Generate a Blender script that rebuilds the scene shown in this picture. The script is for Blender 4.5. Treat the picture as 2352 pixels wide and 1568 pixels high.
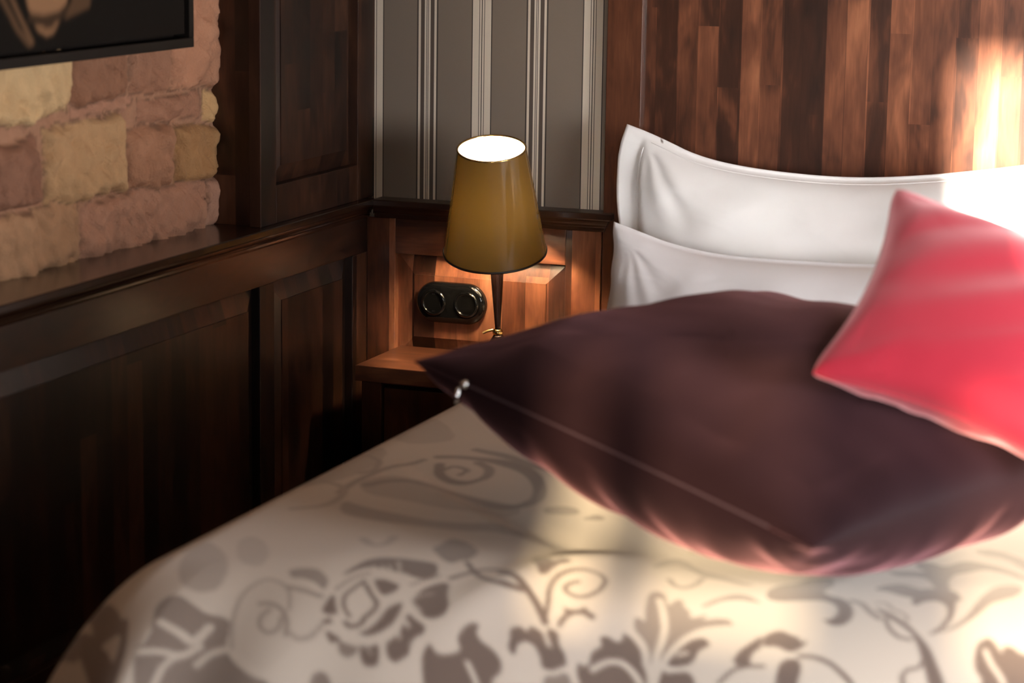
import bpy, bmesh, math, random
import numpy as np
from mathutils import Vector, Matrix, noise as mnoise
random.seed(4)
sc = bpy.context.scene
for o in list(bpy.data.objects): bpy.data.objects.remove(o)
Z0 = 0.70          # height of the origin of the measured coordinates above the floor

# ------------------------------------------------------------------ camera
cd = bpy.data.cameras.new('camera'); cam = bpy.data.objects.new('camera', cd); sc.collection.objects.link(cam)
RGT = (0.936822363, 0.349504105, 0.014516922); UP = (-0.077912187, 0.168021217, 0.98269963); FWD = (-0.341018403, 0.921746034, -0.184636662)
CAM = (2.11483, -4.804726, 0.812766 + Z0)
cam.matrix_world = Matrix(((RGT[0], UP[0], -FWD[0], CAM[0]), (RGT[1], UP[1], -FWD[1], CAM[1]), (RGT[2], UP[2], -FWD[2], CAM[2]), (0, 0, 0, 1)))
cd.sensor_width = 36; cd.lens = 5625.2 * 36 / 2352
cd.dof.use_dof = True; cd.dof.focus_distance = 5.15; cd.dof.aperture_fstop = 3.3
cd.clip_start = .05
sc.camera = cam

# ------------------------------------------------------------------ light and exposure
w = bpy.data.worlds.new('world'); sc.world = w; w.use_nodes = True
w.node_tree.nodes['Background'].inputs[0].default_value = (1.0, .93, .85, 1); w.node_tree.nodes['Background'].inputs[1].default_value = .03
def lamp(name, kind, loc, direction, power, color, **k):
    d = bpy.data.lights.new(name, kind); d.energy = power; d.color = color
    for a, b in k.items(): setattr(d, a, b)
    o = bpy.data.objects.new(name, d); sc.collection.objects.link(o)
    o.location = (loc[0], loc[1], loc[2] + Z0); o.rotation_euler = Vector(direction).to_track_quat('-Z', 'Y').to_euler()
    return o
SUN = (-.25, 1.0, -.20)
lamp('sun', 'SUN', (3.6, -7, 2.0), SUN, 70.0, (1.0, .88, .70), angle=math.radians(1.1))
lamp('window_daylight', 'AREA', (3.27, -1.95, .36), (-1, .75, .0), 90.0, (.99, .985, 1.0), shape='RECTANGLE', size=1.1, size_y=.8)
lamp('front_window_daylight', 'AREA', (2.75, -5.90, .58), (-.06, 1, -.14), 30.0, (1.0, .985, .97), shape='RECTANGLE', size=.9, size_y=.9, spread=math.radians(43))
sc.view_settings.view_transform = 'Standard'; sc.view_settings.look = 'None'
sc.view_settings.exposure = 0.0; sc.view_settings.gamma = 1.0; sc.view_settings.use_curve_mapping = False
sc.cycles.use_denoising = True
sc.cycles.max_bounces = 8; sc.cycles.diffuse_bounces = 4; sc.cycles.glossy_bounces = 3; sc.cycles.transparent_max_bounces = 6
sc.cycles.sample_clamp_indirect = 6.0; sc.cycles.caustics_reflective = False; sc.cycles.caustics_refractive = False

# ------------------------------------------------------------------ helpers
def lin(c):
    f = lambda v: (v / 12.92 if v <= .04045 else ((v + .055) / 1.055) ** 2.4)
    return tuple(f(x / 255.0) for x in c) + (1.0,)
def obj(name, verts, faces, mat=None, parent=None, smooth=False, kind=None):
    """verts in the measured frame (z from the measured origin); stored relative to the parent"""
    L = Vector((0, 0, 0))
    p = parent
    while p is not None: L += p.location; p = p.parent
    me = bpy.data.meshes.new(name)
    me.from_pydata([(v[0] - L[0], v[1] - L[1], v[2] + Z0 - L[2]) for v in verts], [], faces)
    me.update()
    if smooth: me.polygons.foreach_set('use_smooth', [True] * len(me.polygons))
    if mat: me.materials.append(mat)
    o = bpy.data.objects.new(name, me); sc.collection.objects.link(o)
    if parent: o.parent = parent
    if kind: o['kind'] = kind
    return o
def root(name, loc, label=None, cat=None, group=None, kind=None):
    o = bpy.data.objects.new(name, None); sc.collection.objects.link(o)
    o.location = (loc[0], loc[1], loc[2] + Z0); o.empty_display_size = .05
    if label: o['label'] = label
    if cat: o['category'] = cat
    if group: o['group'] = group
    if kind: o['kind'] = kind
    return o
def mod(o, t, **k):
    m = o.modifiers.new(t.lower(), t)
    for a, b in k.items(): setattr(m, a, b)
    return m
def bevel(o, wdt=.002, seg=2):
    mod(o, 'BEVEL', width=wdt, segments=seg, limit_method='ANGLE', angle_limit=.6); return o
class MB:
    def __init__(s): s.v = []; s.f = []
    def box(s, x0, x1, y0, y1, z0, z1):
        n = len(s.v)
        s.v += [(x, y, z) for z in (z0, z1) for y in (y0, y1) for x in (x0, x1)]
        s.f += [tuple(n + i for i in q) for q in ((0, 2, 3, 1), (4, 5, 7, 6), (0, 1, 5, 4), (2, 6, 7, 3), (0, 4, 6, 2), (1, 3, 7, 5))]
        return s
    def quad(s, *p):
        n = len(s.v); s.v += list(p); s.f.append(tuple(range(n, n + len(p)))); return s
    def grid(s, rows, close=False):
        n = len(s.v); c = len(rows[0])
        for r in rows: s.v += [tuple(p) for p in r]
        for i in range(len(rows) - 1):
            for j in range(c if close else c - 1):
                a = n + i * c + j; b = n + i * c + (j + 1) % c
                s.f.append((a, b, b + c, a + c))
        return s
    def lathe(s, prof, o, ax=(0, 0, 1), seg=48, caps=True):
        """prof: (r, h) pairs along axis ax from the point o"""
        ax = Vector(ax).normalized(); t = ax.orthogonal().normalized(); b = ax.cross(t); o = Vector(o)
        rows = [[tuple(o + ax * h + (t * math.cos(a) + b * math.sin(a)) * r) for a in [2 * math.pi * k / seg for k in range(seg)]] for r, h in prof]
        n = len(s.v); s.grid(rows, True)
        if caps: s.f.append(tuple(n + k for k in range(seg))[::-1]); m = n + (len(rows) - 1) * seg; s.f.append(tuple(m + k for k in range(seg)))
        return s
    def tube(s, pts, r, seg=8):
        pts = [Vector(p) for p in pts]; rows = []
        for i, p in enumerate(pts):
            d = (pts[min(i + 1, len(pts) - 1)] - pts[max(i - 1, 0)]).normalized()
            t = d.cross(Vector((.31, .27, .91))).normalized(); b = d.cross(t)
            rows.append([tuple(p + (t * math.cos(a) + b * math.sin(a)) * r) for a in [2 * math.pi * k / seg for k in range(seg)]])
        s.grid(rows, True); return s
    def obj(s, name, mat, parent=None, **k): return obj(name, s.v, s.f, mat, parent, **k)

# ------------------------------------------------------------------ materials
class N:
    def __init__(s, name):
        s.m = bpy.data.materials.new(name); s.m.use_nodes = True; s.t = s.m.node_tree; s.n = s.t.nodes; s.b = s.n['Principled BSDF']; s.out = s.n['Material Output']
    def new(s, t, **k):
        x = s.n.new(t)
        for a, b in k.items(): setattr(x, a, b)
        return x
    def set(s, sock, v):
        if isinstance(v, bpy.types.NodeSocket): s.t.links.new(v, sock)
        else: sock.default_value = v
    def math(s, op, a, b=None, c=None, clamp=False):
        x = s.new('ShaderNodeMath', operation=op, use_clamp=clamp); s.set(x.inputs[0], a)
        if b is not None: s.set(x.inputs[1], b)
        if c is not None: s.set(x.inputs[2], c)
        return x.outputs[0]
    def ramp(s, f, stops, interp='LINEAR'):
        x = s.new('ShaderNodeValToRGB'); s.set(x.inputs[0], f); r = x.color_ramp; r.interpolation = interp
        r.elements[0].position = stops[0][0]; r.elements[0].color = stops[0][1]; r.elements[1].position = stops[1][0]; r.elements[1].color = stops[1][1]
        for p, c in stops[2:]: e = r.elements.new(p); e.color = c
        return x.outputs[0]
    def mix(s, f, a, b, mode='MIX'):
        x = s.new('ShaderNodeMix', data_type='RGBA', blend_type=mode); s.set(x.inputs[0], f); s.set(x.inputs[6], a); s.set(x.inputs[7], b); return x.outputs[2]
    def noise(s, vec, scale, detail=3, dist=0, rough=.5):
        x = s.new('ShaderNodeTexNoise'); s.set(x.inputs['Vector'], vec); x.inputs['Scale'].default_value = scale
        x.inputs['Detail'].default_value = detail; x.inputs['Distortion'].default_value = dist; x.inputs['Roughness'].default_value = rough; return x.outputs[0]
    def mapv(s, vec, scale=(1, 1, 1), loc=(0, 0, 0)):
        x = s.new('ShaderNodeMapping'); s.set(x.inputs[0], vec); x.inputs['Scale'].default_value = scale; x.inputs['Location'].default_value = loc; return x.outputs[0]
    def bump(s, h, strength=.3, dist=.002):
        x = s.new('ShaderNodeBump'); x.inputs['Strength'].default_value = strength; x.inputs['Distance'].default_value = dist; s.set(x.inputs['Height'], h); s.t.links.new(x.outputs[0], s.b.inputs['Normal']); return x.outputs[0]
    def P(s, **k):
        for a, v in k.items(): s.set(s.b.inputs[a.replace('_', ' ')], v)
        return s.m
def plain(name, color, rough=.5, metal=0, **k):
    n = N(name); tc = n.new('ShaderNodeTexCoord').outputs['Object']
    v = n.noise(tc, 40, 2); c = n.mix(n.math('MULTIPLY', v, .25), color, tuple(x * .75 for x in color[:3]) + (1,))
    return n.P(Base_Color=c, Roughness=rough, Metallic=metal, **k)
def wood(name, across='x', along='z', w=.055, L=.9, a0=0., tones=None, level=1.0, spread=.55, rough=.30, coat=.35, seed=0, warm=1.0, bias=0., fig=.85):
    n = N(name); pos = n.new('ShaderNodeNewGeometry').outputs['Position']
    sep = n.new('ShaderNodeSeparateXYZ'); n.set(sep.inputs[0], pos); C = dict(x=sep.outputs[0], y=sep.outputs[1], z=sep.outputs[2])
    q = n.math('DIVIDE', n.math('SUBTRACT', C[across], a0), w); idx = n.math('FLOOR', q)
    wn = n.new('ShaderNodeTexWhiteNoise', noise_dimensions='1D'); n.set(wn.inputs['W'], n.math('ADD', idx, seed + .5))
    segm = n.math('FLOOR', n.math('ADD', n.math('DIVIDE', C[along], L), n.math('MULTIPLY', wn.outputs[0], 9.)))
    cv = n.new('ShaderNodeCombineXYZ'); n.set(cv.inputs[0], idx); n.set(cv.inputs[1], segm); cv.inputs[2].default_value = seed
    wn2 = n.new('ShaderNodeTexWhiteNoise', noise_dimensions='3D'); n.set(wn2.inputs['Vector'], cv.outputs[0])
    t0 = wn2.outputs[0]
    if tones:
        k = len(tones); f = n.math('DIVIDE', q, float(k))
        st = [(i / k, (t, t, t, 1)) for i, t in enumerate(tones)]
        lut = n.ramp(f, st, 'CONSTANT'); bw = n.new('ShaderNodeRGBToBW'); n.set(bw.inputs[0], lut)
        t0 = n.math('ADD', n.math('MULTIPLY', bw.outputs[0], .85), n.math('MULTIPLY', t0, .15))
    # per-stave shifted coordinates so the figure breaks at every joint
    off = n.new('ShaderNodeVectorMath', operation='ADD'); n.set(off.inputs[0], pos)
    sc3 = n.new('ShaderNodeVectorMath', operation='SCALE'); n.set(sc3.inputs[0], wn2.outputs[1]); sc3.inputs['Scale'].default_value = 7.; n.set(off.inputs[1], sc3.outputs[0])
    sx = dict(x=1., y=1., z=1.); sx[along] = .10
    fine = n.noise(n.mapv(off.outputs[0], (sx['x'] * 220, sx['y'] * 220, sx['z'] * 220)), 1, 2)
    sb = dict(x=1., y=1., z=1.); sb[along] = .38
    blot = n.noise(n.mapv(off.outputs[0], (sb['x'] * 15, sb['y'] * 15, sb['z'] * 15)), 1, 2, .9, .5)
    sm = dict(x=1., y=1., z=1.); sm[along] = .16
    streak = n.noise(n.mapv(off.outputs[0], (sm['x'] * 60, sm['y'] * 60, sm['z'] * 60)), 1, 3, .8)
    tone = n.math('MULTIPLY', n.math('SUBTRACT', t0, .5), spread)
    tone = n.math('ADD', tone, n.math('MULTIPLY', n.math('SUBTRACT', blot, .5), fig))
    tone = n.math('ADD', tone, n.math('MULTIPLY', n.math('SUBTRACT', streak, .5), .28))
    tone = n.math('ADD', tone, n.math('MULTIPLY', n.math('SUBTRACT', fine, .5), .16))
    tone = n.math('ADD', tone, .47 + bias, clamp=True)
    g = lambda r, gg, b: (r * level, gg * level * (1 if warm == 1 else warm), b * level, 1)
    col = n.ramp(tone, [(0., g(.010, .0045, .003)), (.3, g(.034, .0125, .0072)), (.55, g(.105, .037, .0185)), (.78, g(.215, .082, .040)), (1., g(.36, .16, .085))])
    fr = n.math('FRACT', q); edge = n.math('LESS_THAN', n.math('MINIMUM', fr, n.math('SUBTRACT', 1., fr)), .0004 / w)
    col = n.mix(n.math('MULTIPLY', edge, .45), col, (.012, .004, .003, 1))
    n.bump(fine, .12, .0006)
    return n.P(Base_Color=col, Roughness=rough, Coat_Weight=coat, Coat_Roughness=.16, Specular_IOR_Level=.35)
def cloth(name, color, rough=.9, sheen=0., tint=(1, 1, 1, 1), sheen_rough=.4, weave=900, bumpy=.15, var=.06, **k):
    n = N(name); tc = n.new('ShaderNodeTexCoord').outputs['Object']
    v = n.noise(tc, 14, 3); c = n.mix(n.math('MULTIPLY', v, var * 2), color, tuple(x * (1 - 2.5 * var) for x in color[:3]) + (1,))
    n.bump(n.noise(tc, weave, 1), bumpy, .0006)
    return n.P(Base_Color=c, Roughness=rough, Sheen_Weight=sheen, Sheen_Tint=tint, Sheen_Roughness=sheen_rough, **k)
HB = [.30, .50, .42, .22, .62, .40, .16, .12, .52, .70, .36, .72, .58, .50, .34, .66, .44, .20, .72, .60, .42, .30, .55, .70, .35, .5, .62, .3, .45, .6]
M_HEAD = wood('headboard_staves', 'x', 'z', .0437, .75, .638, HB, level=1.35, spread=.85, rough=.34, seed=3, fig=.8)
M_HSTILE = wood('headboard_frame_wood', 'x', 'z', .09, 2., .52, None, level=.95, spread=.1, seed=8, bias=.02, fig=.4)
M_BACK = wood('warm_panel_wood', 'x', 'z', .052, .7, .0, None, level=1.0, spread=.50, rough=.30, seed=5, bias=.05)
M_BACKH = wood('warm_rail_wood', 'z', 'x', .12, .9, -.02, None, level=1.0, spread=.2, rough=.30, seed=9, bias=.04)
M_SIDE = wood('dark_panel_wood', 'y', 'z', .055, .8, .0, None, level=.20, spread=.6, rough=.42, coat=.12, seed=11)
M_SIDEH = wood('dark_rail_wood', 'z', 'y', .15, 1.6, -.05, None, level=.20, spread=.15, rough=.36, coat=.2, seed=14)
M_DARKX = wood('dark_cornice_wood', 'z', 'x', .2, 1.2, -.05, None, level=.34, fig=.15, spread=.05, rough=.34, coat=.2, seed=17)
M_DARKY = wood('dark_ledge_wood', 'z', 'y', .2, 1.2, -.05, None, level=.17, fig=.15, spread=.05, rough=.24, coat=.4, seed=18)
M_STAND = wood('nightstand_wood', 'y', 'x', .09, .8, .01, None, level=.95, spread=.15, rough=.30, seed=21, bias=.02)
M_STANDV = wood('nightstand_front_wood', 'x', 'z', .09, 1., .05, None, level=.55, spread=.15, rough=.30, seed=22)
M_BLACK = plain('black_porcelain', (.003, .003, .003, 1), .10, Specular_IOR_Level=.25, Coat_Weight=.35, Coat_Roughness=.04)
M_LSTEM = plain('dark_bronze', (.030, .014, .010, 1), .16, .55)
M_BRASS = plain('brass', (.60, .42, .16, 1), .18, 1)
M_STEEL = plain('steel', (.55, .55, .55, 1), .2, 1)
M_PLAST = plain('plaster', lin((190, 170, 150)), .9)
M_FRAME = plain('black_picture_frame', (.007, .005, .004, 1), .6, Specular_IOR_Level=.2)
M_WHITE = cloth('white_cotton', (.80, .79, .775, 1), .92, .15, weave=1500, bumpy=.08, var=.01)
M_GREYW = cloth('pale_grey_cotton', (.78, .77, .785, 1), .92, .15, weave=1500, bumpy=.08, var=.015)
M_PURP = cloth('purple_velvet', (.012, .0040, .0058, 1), .7, .60, (.33, .145, .160, 1), .36, 1200, .2, .1, Specular_IOR_Level=.12)
M_RED = cloth('coral_red_velvet', (.27, .004, .018, 1), .7, 1., (1., .50, .52, 1), .5, 1200, .15, .04, Specular_IOR_Level=.15)
M_ZIP = plain('zip_tape', (.06, .035, .045, 1), .35)
M_MATT = cloth('mattress_ticking', (.6, .58, .54, 1), .9)
def wallpaper():
    n = N('striped_wallpaper'); pos = n.new('ShaderNodeNewGeometry').outputs['Position']
    sep = n.new('ShaderNodeSeparateXYZ'); n.set(sep.inputs[0], pos)
    q = n.math('DIVIDE', n.math('SUBTRACT', sep.outputs[0], .2472 * -.5 + .2466), .2472); fr = n.math('FRACT', q)
    d = n.math('MULTIPLY', n.math('ABSOLUTE', n.math('SUBTRACT', fr, .5)), 2.)      # 0 at the cream stripe, 1 at the pinstripes
    cr = (.66, .565, .45, 1); tp = (.19, .15, .115, 1); dk = (.050, .038, .030, 1); md = (.085, .063, .050, 1)
    t = .1236
    st = [(0., cr), (.0010, dk), (.0000, cr)]
    st = [(0., dk), (.0009 / t, cr), (.0044 / t, md), (.0060 / t, cr), (.0203 / t, dk), (.0228 / t, tp), (.0990 / t, dk), (.1028 / t, cr), (.1079 / t, md), (.1165 / t, cr), (.1209 / t, dk), (.1223 / t, cr), (.1233 / t, dk), (.1241 / t, cr)]
    col = n.ramp(d, st, 'CONSTANT')
    col = n.mix(n.math('MULTIPLY', n.noise(pos, 900, 1), .12), col, (.08, .06, .05, 1))
    return n.P(Base_Color=col, Roughness=.75)
M_PAPER = wallpaper()
def attr_mat(name, attr, f):
    n = N(name); a = n.new('ShaderNodeAttribute'); a.attribute_name = attr; return f(n, a)
def _stone(n, a):
    pos = n.new('ShaderNodeNewGeometry').outputs['Position']
    big = n.noise(pos, 22, 4, .6); fine = n.noise(pos, 260, 4)
    c = n.mix(n.math('MULTIPLY', big, .65), a.outputs['Color'], n.mix(1., a.outputs['Color'], (.50, .42, .38, 1), 'MULTIPLY'))
    c = n.mix(n.math('MULTIPLY', fine, .35), c, n.mix(1., c, (1.6, 1.5, 1.4, 1), 'MULTIPLY'))
    n.bump(n.math('ADD', n.math('MULTIPLY', big, .6), n.math('MULTIPLY', fine, .4)), .9, .009)
    return n.P(Base_Color=c, Roughness=.92)
M_STONE = attr_mat('sandstone', 'tint', _stone)
def _canvas(n, a): return n.P(Base_Color=a.outputs['Color'], Roughness=.8, Specular_IOR_Level=.12)
M_CANVAS = attr_mat('dark_oil_paint', 'tint', _canvas)
def _duvet(n, a):
    tc = n.new('ShaderNodeTexCoord').outputs['Object']
    f = a.outputs['Fac']
    c = n.mix(f, (.56, .485, .415, 1), (.150, .106, .088, 1))
    n.bump(n.math('ADD', n.noise(tc, 900, 1), n.math('MULTIPLY', f, -.6)), .12, .0012)
    r = n.math('SUBTRACT', .72, n.math('MULTIPLY', f, .22))
    return n.P(Base_Color=c, Roughness=r, Sheen_Weight=.35, Sheen_Roughness=.5, Sheen_Tint=(1, .93, .86, 1))
M_DUVET = attr_mat('damask_satin', 'pattern', _duvet)
def shade_mat():
    n = N('amber_lamp_shade'); n.n.remove(n.b)
    t = n.new('ShaderNodeBsdfTranslucent'); t.inputs[0].default_value = (.135, .078, .013, 1)
    d = n.new('ShaderNodeBsdfDiffuse'); d.inputs[0].default_value = (.20, .115, .035, 1)
    g = n.new('ShaderNodeBsdfGlossy'); g.inputs[0].default_value = (1, 1, 1, 1); g.inputs['Roughness'].default_value = .05
    m1 = n.new('ShaderNodeMixShader'); m1.inputs[0].default_value = .45; n.t.links.new(d.outputs[0], m1.inputs[1]); n.t.links.new(t.outputs[0], m1.inputs[2])
    fr = n.new('ShaderNodeFresnel'); fr.inputs[0].default_value = 1.75
    m2 = n.new('ShaderNodeMixShader'); n.t.links.new(fr.outputs[0], m2.inputs[0]); n.t.links.new(m1.outputs[0], m2.inputs[1]); n.t.links.new(g.outputs[0], m2.inputs[2])
    n.t.links.new(m2.outputs[0], n.out.inputs[0]); return n.m
M_SHADE = shade_mat()
def lining_mat():
    n = N('white_shade_lining'); n.n.remove(n.b)
    t = n.new('ShaderNodeBsdfTranslucent'); t.inputs[0].default_value = (.8, .8, .8, 1)
    d = n.new('ShaderNodeBsdfDiffuse'); d.inputs[0].default_value = (.85, .83, .8, 1)
    m1 = n.new('ShaderNodeMixShader'); m1.inputs[0].default_value = .25; n.t.links.new(d.outputs[0], m1.inputs[1]); n.t.links.new(t.outputs[0], m1.inputs[2])
    n.t.links.new(m1.outputs[0], n.out.inputs[0]); return n.m
M_LINING = lining_mat()
def emis(name, c, s):
    n = N(name); return n.P(Base_Color=(1, 1, 1, 1), Emission_Color=c, Emission_Strength=s)
M_BULB = emis('warm_bulb_glass', (1., .74, .46, 1), 720.)
def sheer():
    n = N('sun_dimming_voile'); n.n.remove(n.b)
    t = n.new('ShaderNodeBsdfTransparent'); t.inputs[0].default_value = (.160, .142, .108, 1)
    n.t.links.new(t.outputs[0], n.out.inputs[0]); return n.m
M_SHEER = sheer()

# ------------------------------------------------------------------ the room shell
obj('floor', [(-.4, -6.3, -.70), (3.45, -6.3, -.70), (3.45, .3, -.70), (-.4, .3, -.70)], [(0, 1, 2, 3)], wood('floor_boards', 'x', 'y', .12, 1.4, 0, None, level=.6, spread=.3, seed=31), kind='structure')
obj('ceiling', [(-.4, -6.3, 1.95), (3.45, -6.3, 1.95), (3.45, .3, 1.95), (-.4, .3, 1.95)], [(3, 2, 1, 0)], M_PLAST, kind='structure')
rw = MB()
for r in ((-6.2, -2.60, -.70, 1.95), (-.95, .2, -.70, 1.95), (-2.60, -.95, -.70, -.10), (-2.60, -.95, 1.35, 1.95)): rw.box(3.35, 3.45, r[0], r[1], r[2], r[3])
rw.obj('wall_right', plain('ochre_plaster', lin((98, 78, 62)), .9), kind='structure')
wf = MB()
for r in ((-2.60, -.95, -.10, -.06), (-2.60, -.95, 1.31, 1.35), (-2.60, -2.56, -.10, 1.35), (-.99, -.95, -.10, 1.35), (-1.80, -1.76, -.10, 1.35), (-2.60, -.95, .62, .65)): wf.box(3.37, 3.43, r[0], r[1], r[2], r[3])
wf.obj('window_3', plain('window_side_paint', (.5, .45, .38, 1), .5), kind='structure')
# unseen wall behind the photographer; its two openings are shaped to place sun patches
W1 = (2.76, 3.28, 1.20, 1.72); W2 = (2.07, 3.28, .66, 1.08)
fw = MB()
for r in ((-.4, 2.07, -.70, 1.95), (3.28, 3.45, -.70, 1.95), (2.07, 3.28, -.70, .66), (2.07, 3.28, 1.72, 1.95), (2.07, 3.28, 1.08, 1.20), (2.07, 2.76, 1.20, 1.72)):
    fw.box(r[0], r[1], -6.10, -6.00, r[2], r[3])
fw.obj('wall_front', plain('front_plaster', lin((98, 78, 62)), .9), kind='structure')
for k, (x0, x1, z0, z1) in enumerate((W1, W2)):
    wf = MB(); t = .03
    for r in ((x0, x1, z0, z0 + t), (x0, x1, z1 - t, z1), (x0, x0 + t, z0, z1), (x1 - t, x1, z0, z1)): wf.box(r[0], r[1], -6.07, -6.03, r[2], r[3])
    if k == 1:
        for xm, wm in ((2.20, .05), (2.48, .20)): wf.box(xm, xm + wm, -6.07, -6.03, z0, z1)  # bars set and widened to block strips of the sun patch
    wf.obj('window_%d' % (k + 1), plain('window_paint', (.5, .45, .38, 1), .5), kind='structure')
cv = MB(); cv.grid([[(1.9 + 1.42 * i / 160, -5.965 + .012 * math.sin(i * .8), z) for i in range(161)] for z in (.56, 1.10)])  # unseen curtain, added so less sun reaches duvet and cushions
c = cv.obj('sun_dimming_curtain', M_SHEER); c['label'] = 'unseen sheer cream curtain added to dim the sun through the low window'; c['category'] = 'curtain'

# ------------------------------------------------------------------ panelled walls
def mp(side):
    return (lambda u, z, d: (u, -d, z)) if side == 'back' else (lambda u, z, d: (d, u, z))
def slab(mb, side, u0, u1, z0, z1, d0, d1):
    if side == 'back': mb.box(u0, u1, -d1, -d0, z0, z1)
    else: mb.box(d0, d1, u0, u1, z0, z1)
def raised(side, u0, u1, z0, z1, mat, parent, bw=.043, e=.008):
    """fielded panel: thin edge let into the frame, sloping bevel up to a raised field"""
    P = mp(side); lo, hi, fl = -.0185, -.0060, -.0040
    rings = []
    for du, dep in ((-e, lo), (0., lo), (bw, hi), (bw + .0004, fl)):
        rings.append([P(u0 + du, z0 + du, dep), P(u1 - du, z0 + du, dep), P(u1 - du, z1 - du, dep), P(u0 + du, z1 - du, dep)])
    mb = MB(); mb.grid(rings, True); n = len(mb.v); mb.f.append((n - 4, n - 3, n - 2, n - 1))
    o = mb.obj('raised_panel', mat, parent)
    bm = bmesh.new(); bm.from_mesh(o.data); bmesh.ops.recalc_face_normals(bm, faces=bm.faces); bm.to_mesh(o.data); bm.free()
    return o
TH = .024
wb = root('wall_back', (0, 0, -.70), kind='structure')
mb = MB(); slab(mb, 'back', .0, .066, -.70, .098, -TH, 0); slab(mb, 'back', .454, .532, -.70, .098, -TH, 0)
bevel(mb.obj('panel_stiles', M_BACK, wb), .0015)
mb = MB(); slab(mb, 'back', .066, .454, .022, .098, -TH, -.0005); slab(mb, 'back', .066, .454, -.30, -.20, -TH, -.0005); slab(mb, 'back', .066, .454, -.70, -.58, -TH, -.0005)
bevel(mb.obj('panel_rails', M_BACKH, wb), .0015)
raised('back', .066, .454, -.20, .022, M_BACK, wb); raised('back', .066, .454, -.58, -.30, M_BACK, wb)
MB().box(-.3, 3.45, .04, .12, -.70, 1.95).obj('wall_core', M_PLAST, wb)
MB().quad((-.02, .035, .10), (.545, .035, .10), (.545, .035, 1.95), (-.02, .035, 1.95)).obj('wallpaper', M_PAPER, wb)
MB().quad((2.40, .035, -.70), (3.35, .035, -.70), (3.35, .035, 1.95), (2.40, .035, 1.95)).obj('wallpaper', M_PAPER, wb)

wl = root('wall_left', (0, 0, -.70), kind='structure')
mb = MB()
for a, b in ((-.076, .0), (-.522, -.457), (-1.64, -1.55), (-2.70, -2.61)): slab(mb, 'left', a, b, -.70, .022, -TH, 0)
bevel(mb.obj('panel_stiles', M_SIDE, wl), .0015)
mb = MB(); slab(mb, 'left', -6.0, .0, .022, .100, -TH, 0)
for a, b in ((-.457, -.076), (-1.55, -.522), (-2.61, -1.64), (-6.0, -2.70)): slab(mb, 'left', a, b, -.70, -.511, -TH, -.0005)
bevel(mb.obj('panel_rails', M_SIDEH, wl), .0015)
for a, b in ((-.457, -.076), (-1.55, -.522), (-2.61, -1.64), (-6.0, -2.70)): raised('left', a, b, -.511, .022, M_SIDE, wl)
MB().box(-.32, -.13, -6.1, .05, -.70, 1.95).obj('wall_core', M_PLAST, wl)
MB().box(-.13, -.026, -6.1, .03, -.70, .10).obj('panel_backing', M_SIDEH, wl)

# profile of the dado cornice (depth from panel face, height)
PROF = [(-.150, .1385), (.0235, .1390), (.0258, .1375), (.0262, .1270), (.0240, .1245), (.0175, .1235), (.0170, .1205), (.0150, .1165), (.0115, .1125), (.0105, .1090), (.0075, .1065), (.0070, .1020), (.0055, .0985), (-.010, .0975)]
def cornice(side, u0, u1, mitre, mat, name, deep):
    P = mp(side); pr = [(max(d, deep) if d < 0 and i == 0 else d, z) for i, (d, z) in enumerate(PROF)]
    rows = [[P(u0, z, d) for d, z in pr], [P(u1 + (d if mitre and d > 0 else 0), z, d) for d, z in pr]]
    if mitre: rows.append([P(u1 + (d if d > 0 else 0), z, -.0 if d > 0 else d) for d, z in pr])
    mb = MB(); mb.grid(rows)
    o = mb.obj(name, mat, kind='structure')
    bm = bmesh.new(); bm.from_mesh(o.data); bmesh.ops.recalc_face_normals(bm, faces=bm.faces); bm.to_mesh(o.data); bm.free()
    return o
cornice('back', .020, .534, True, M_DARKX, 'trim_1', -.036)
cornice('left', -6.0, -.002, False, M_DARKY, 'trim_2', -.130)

# tall cupboard-like pilaster above the ledge, beside the corner
pl = root('trim_3', (0, -.27, .139), kind='structure')
MB().box(-.129, -.0225, -.505, .03, .139, 1.95).obj('pilaster_side', wood('pilaster_red_wood', 'x', 'z', .07, .35, -.2, None, level=.40, spread=.7, seed=41, bias=.02), pl)
M_PIL = wood('pilaster_dark_wood', 'y', 'z', .06, .8, .02, None, level=.20, spread=.6, rough=.5, coat=.0, seed=43)
mb = MB()
slab(mb, 'left', -.522, -.452, .139, 1.95, -.022, .003); slab(mb, 'left', -.057, .03, .139, 1.95, -.022, .003)
bevel(mb.obj('panel_stiles', M_PIL, pl), .0015)
mb = MB(); slab(mb, 'left', -.452, -.057, .139, .215, -.022, .0025)
bevel(mb.obj('panel_rails', M_PIL, pl), .0015)
raised('left', -.452, -.057, .215, 1.90, M_PIL, pl, bw=.036)

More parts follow.
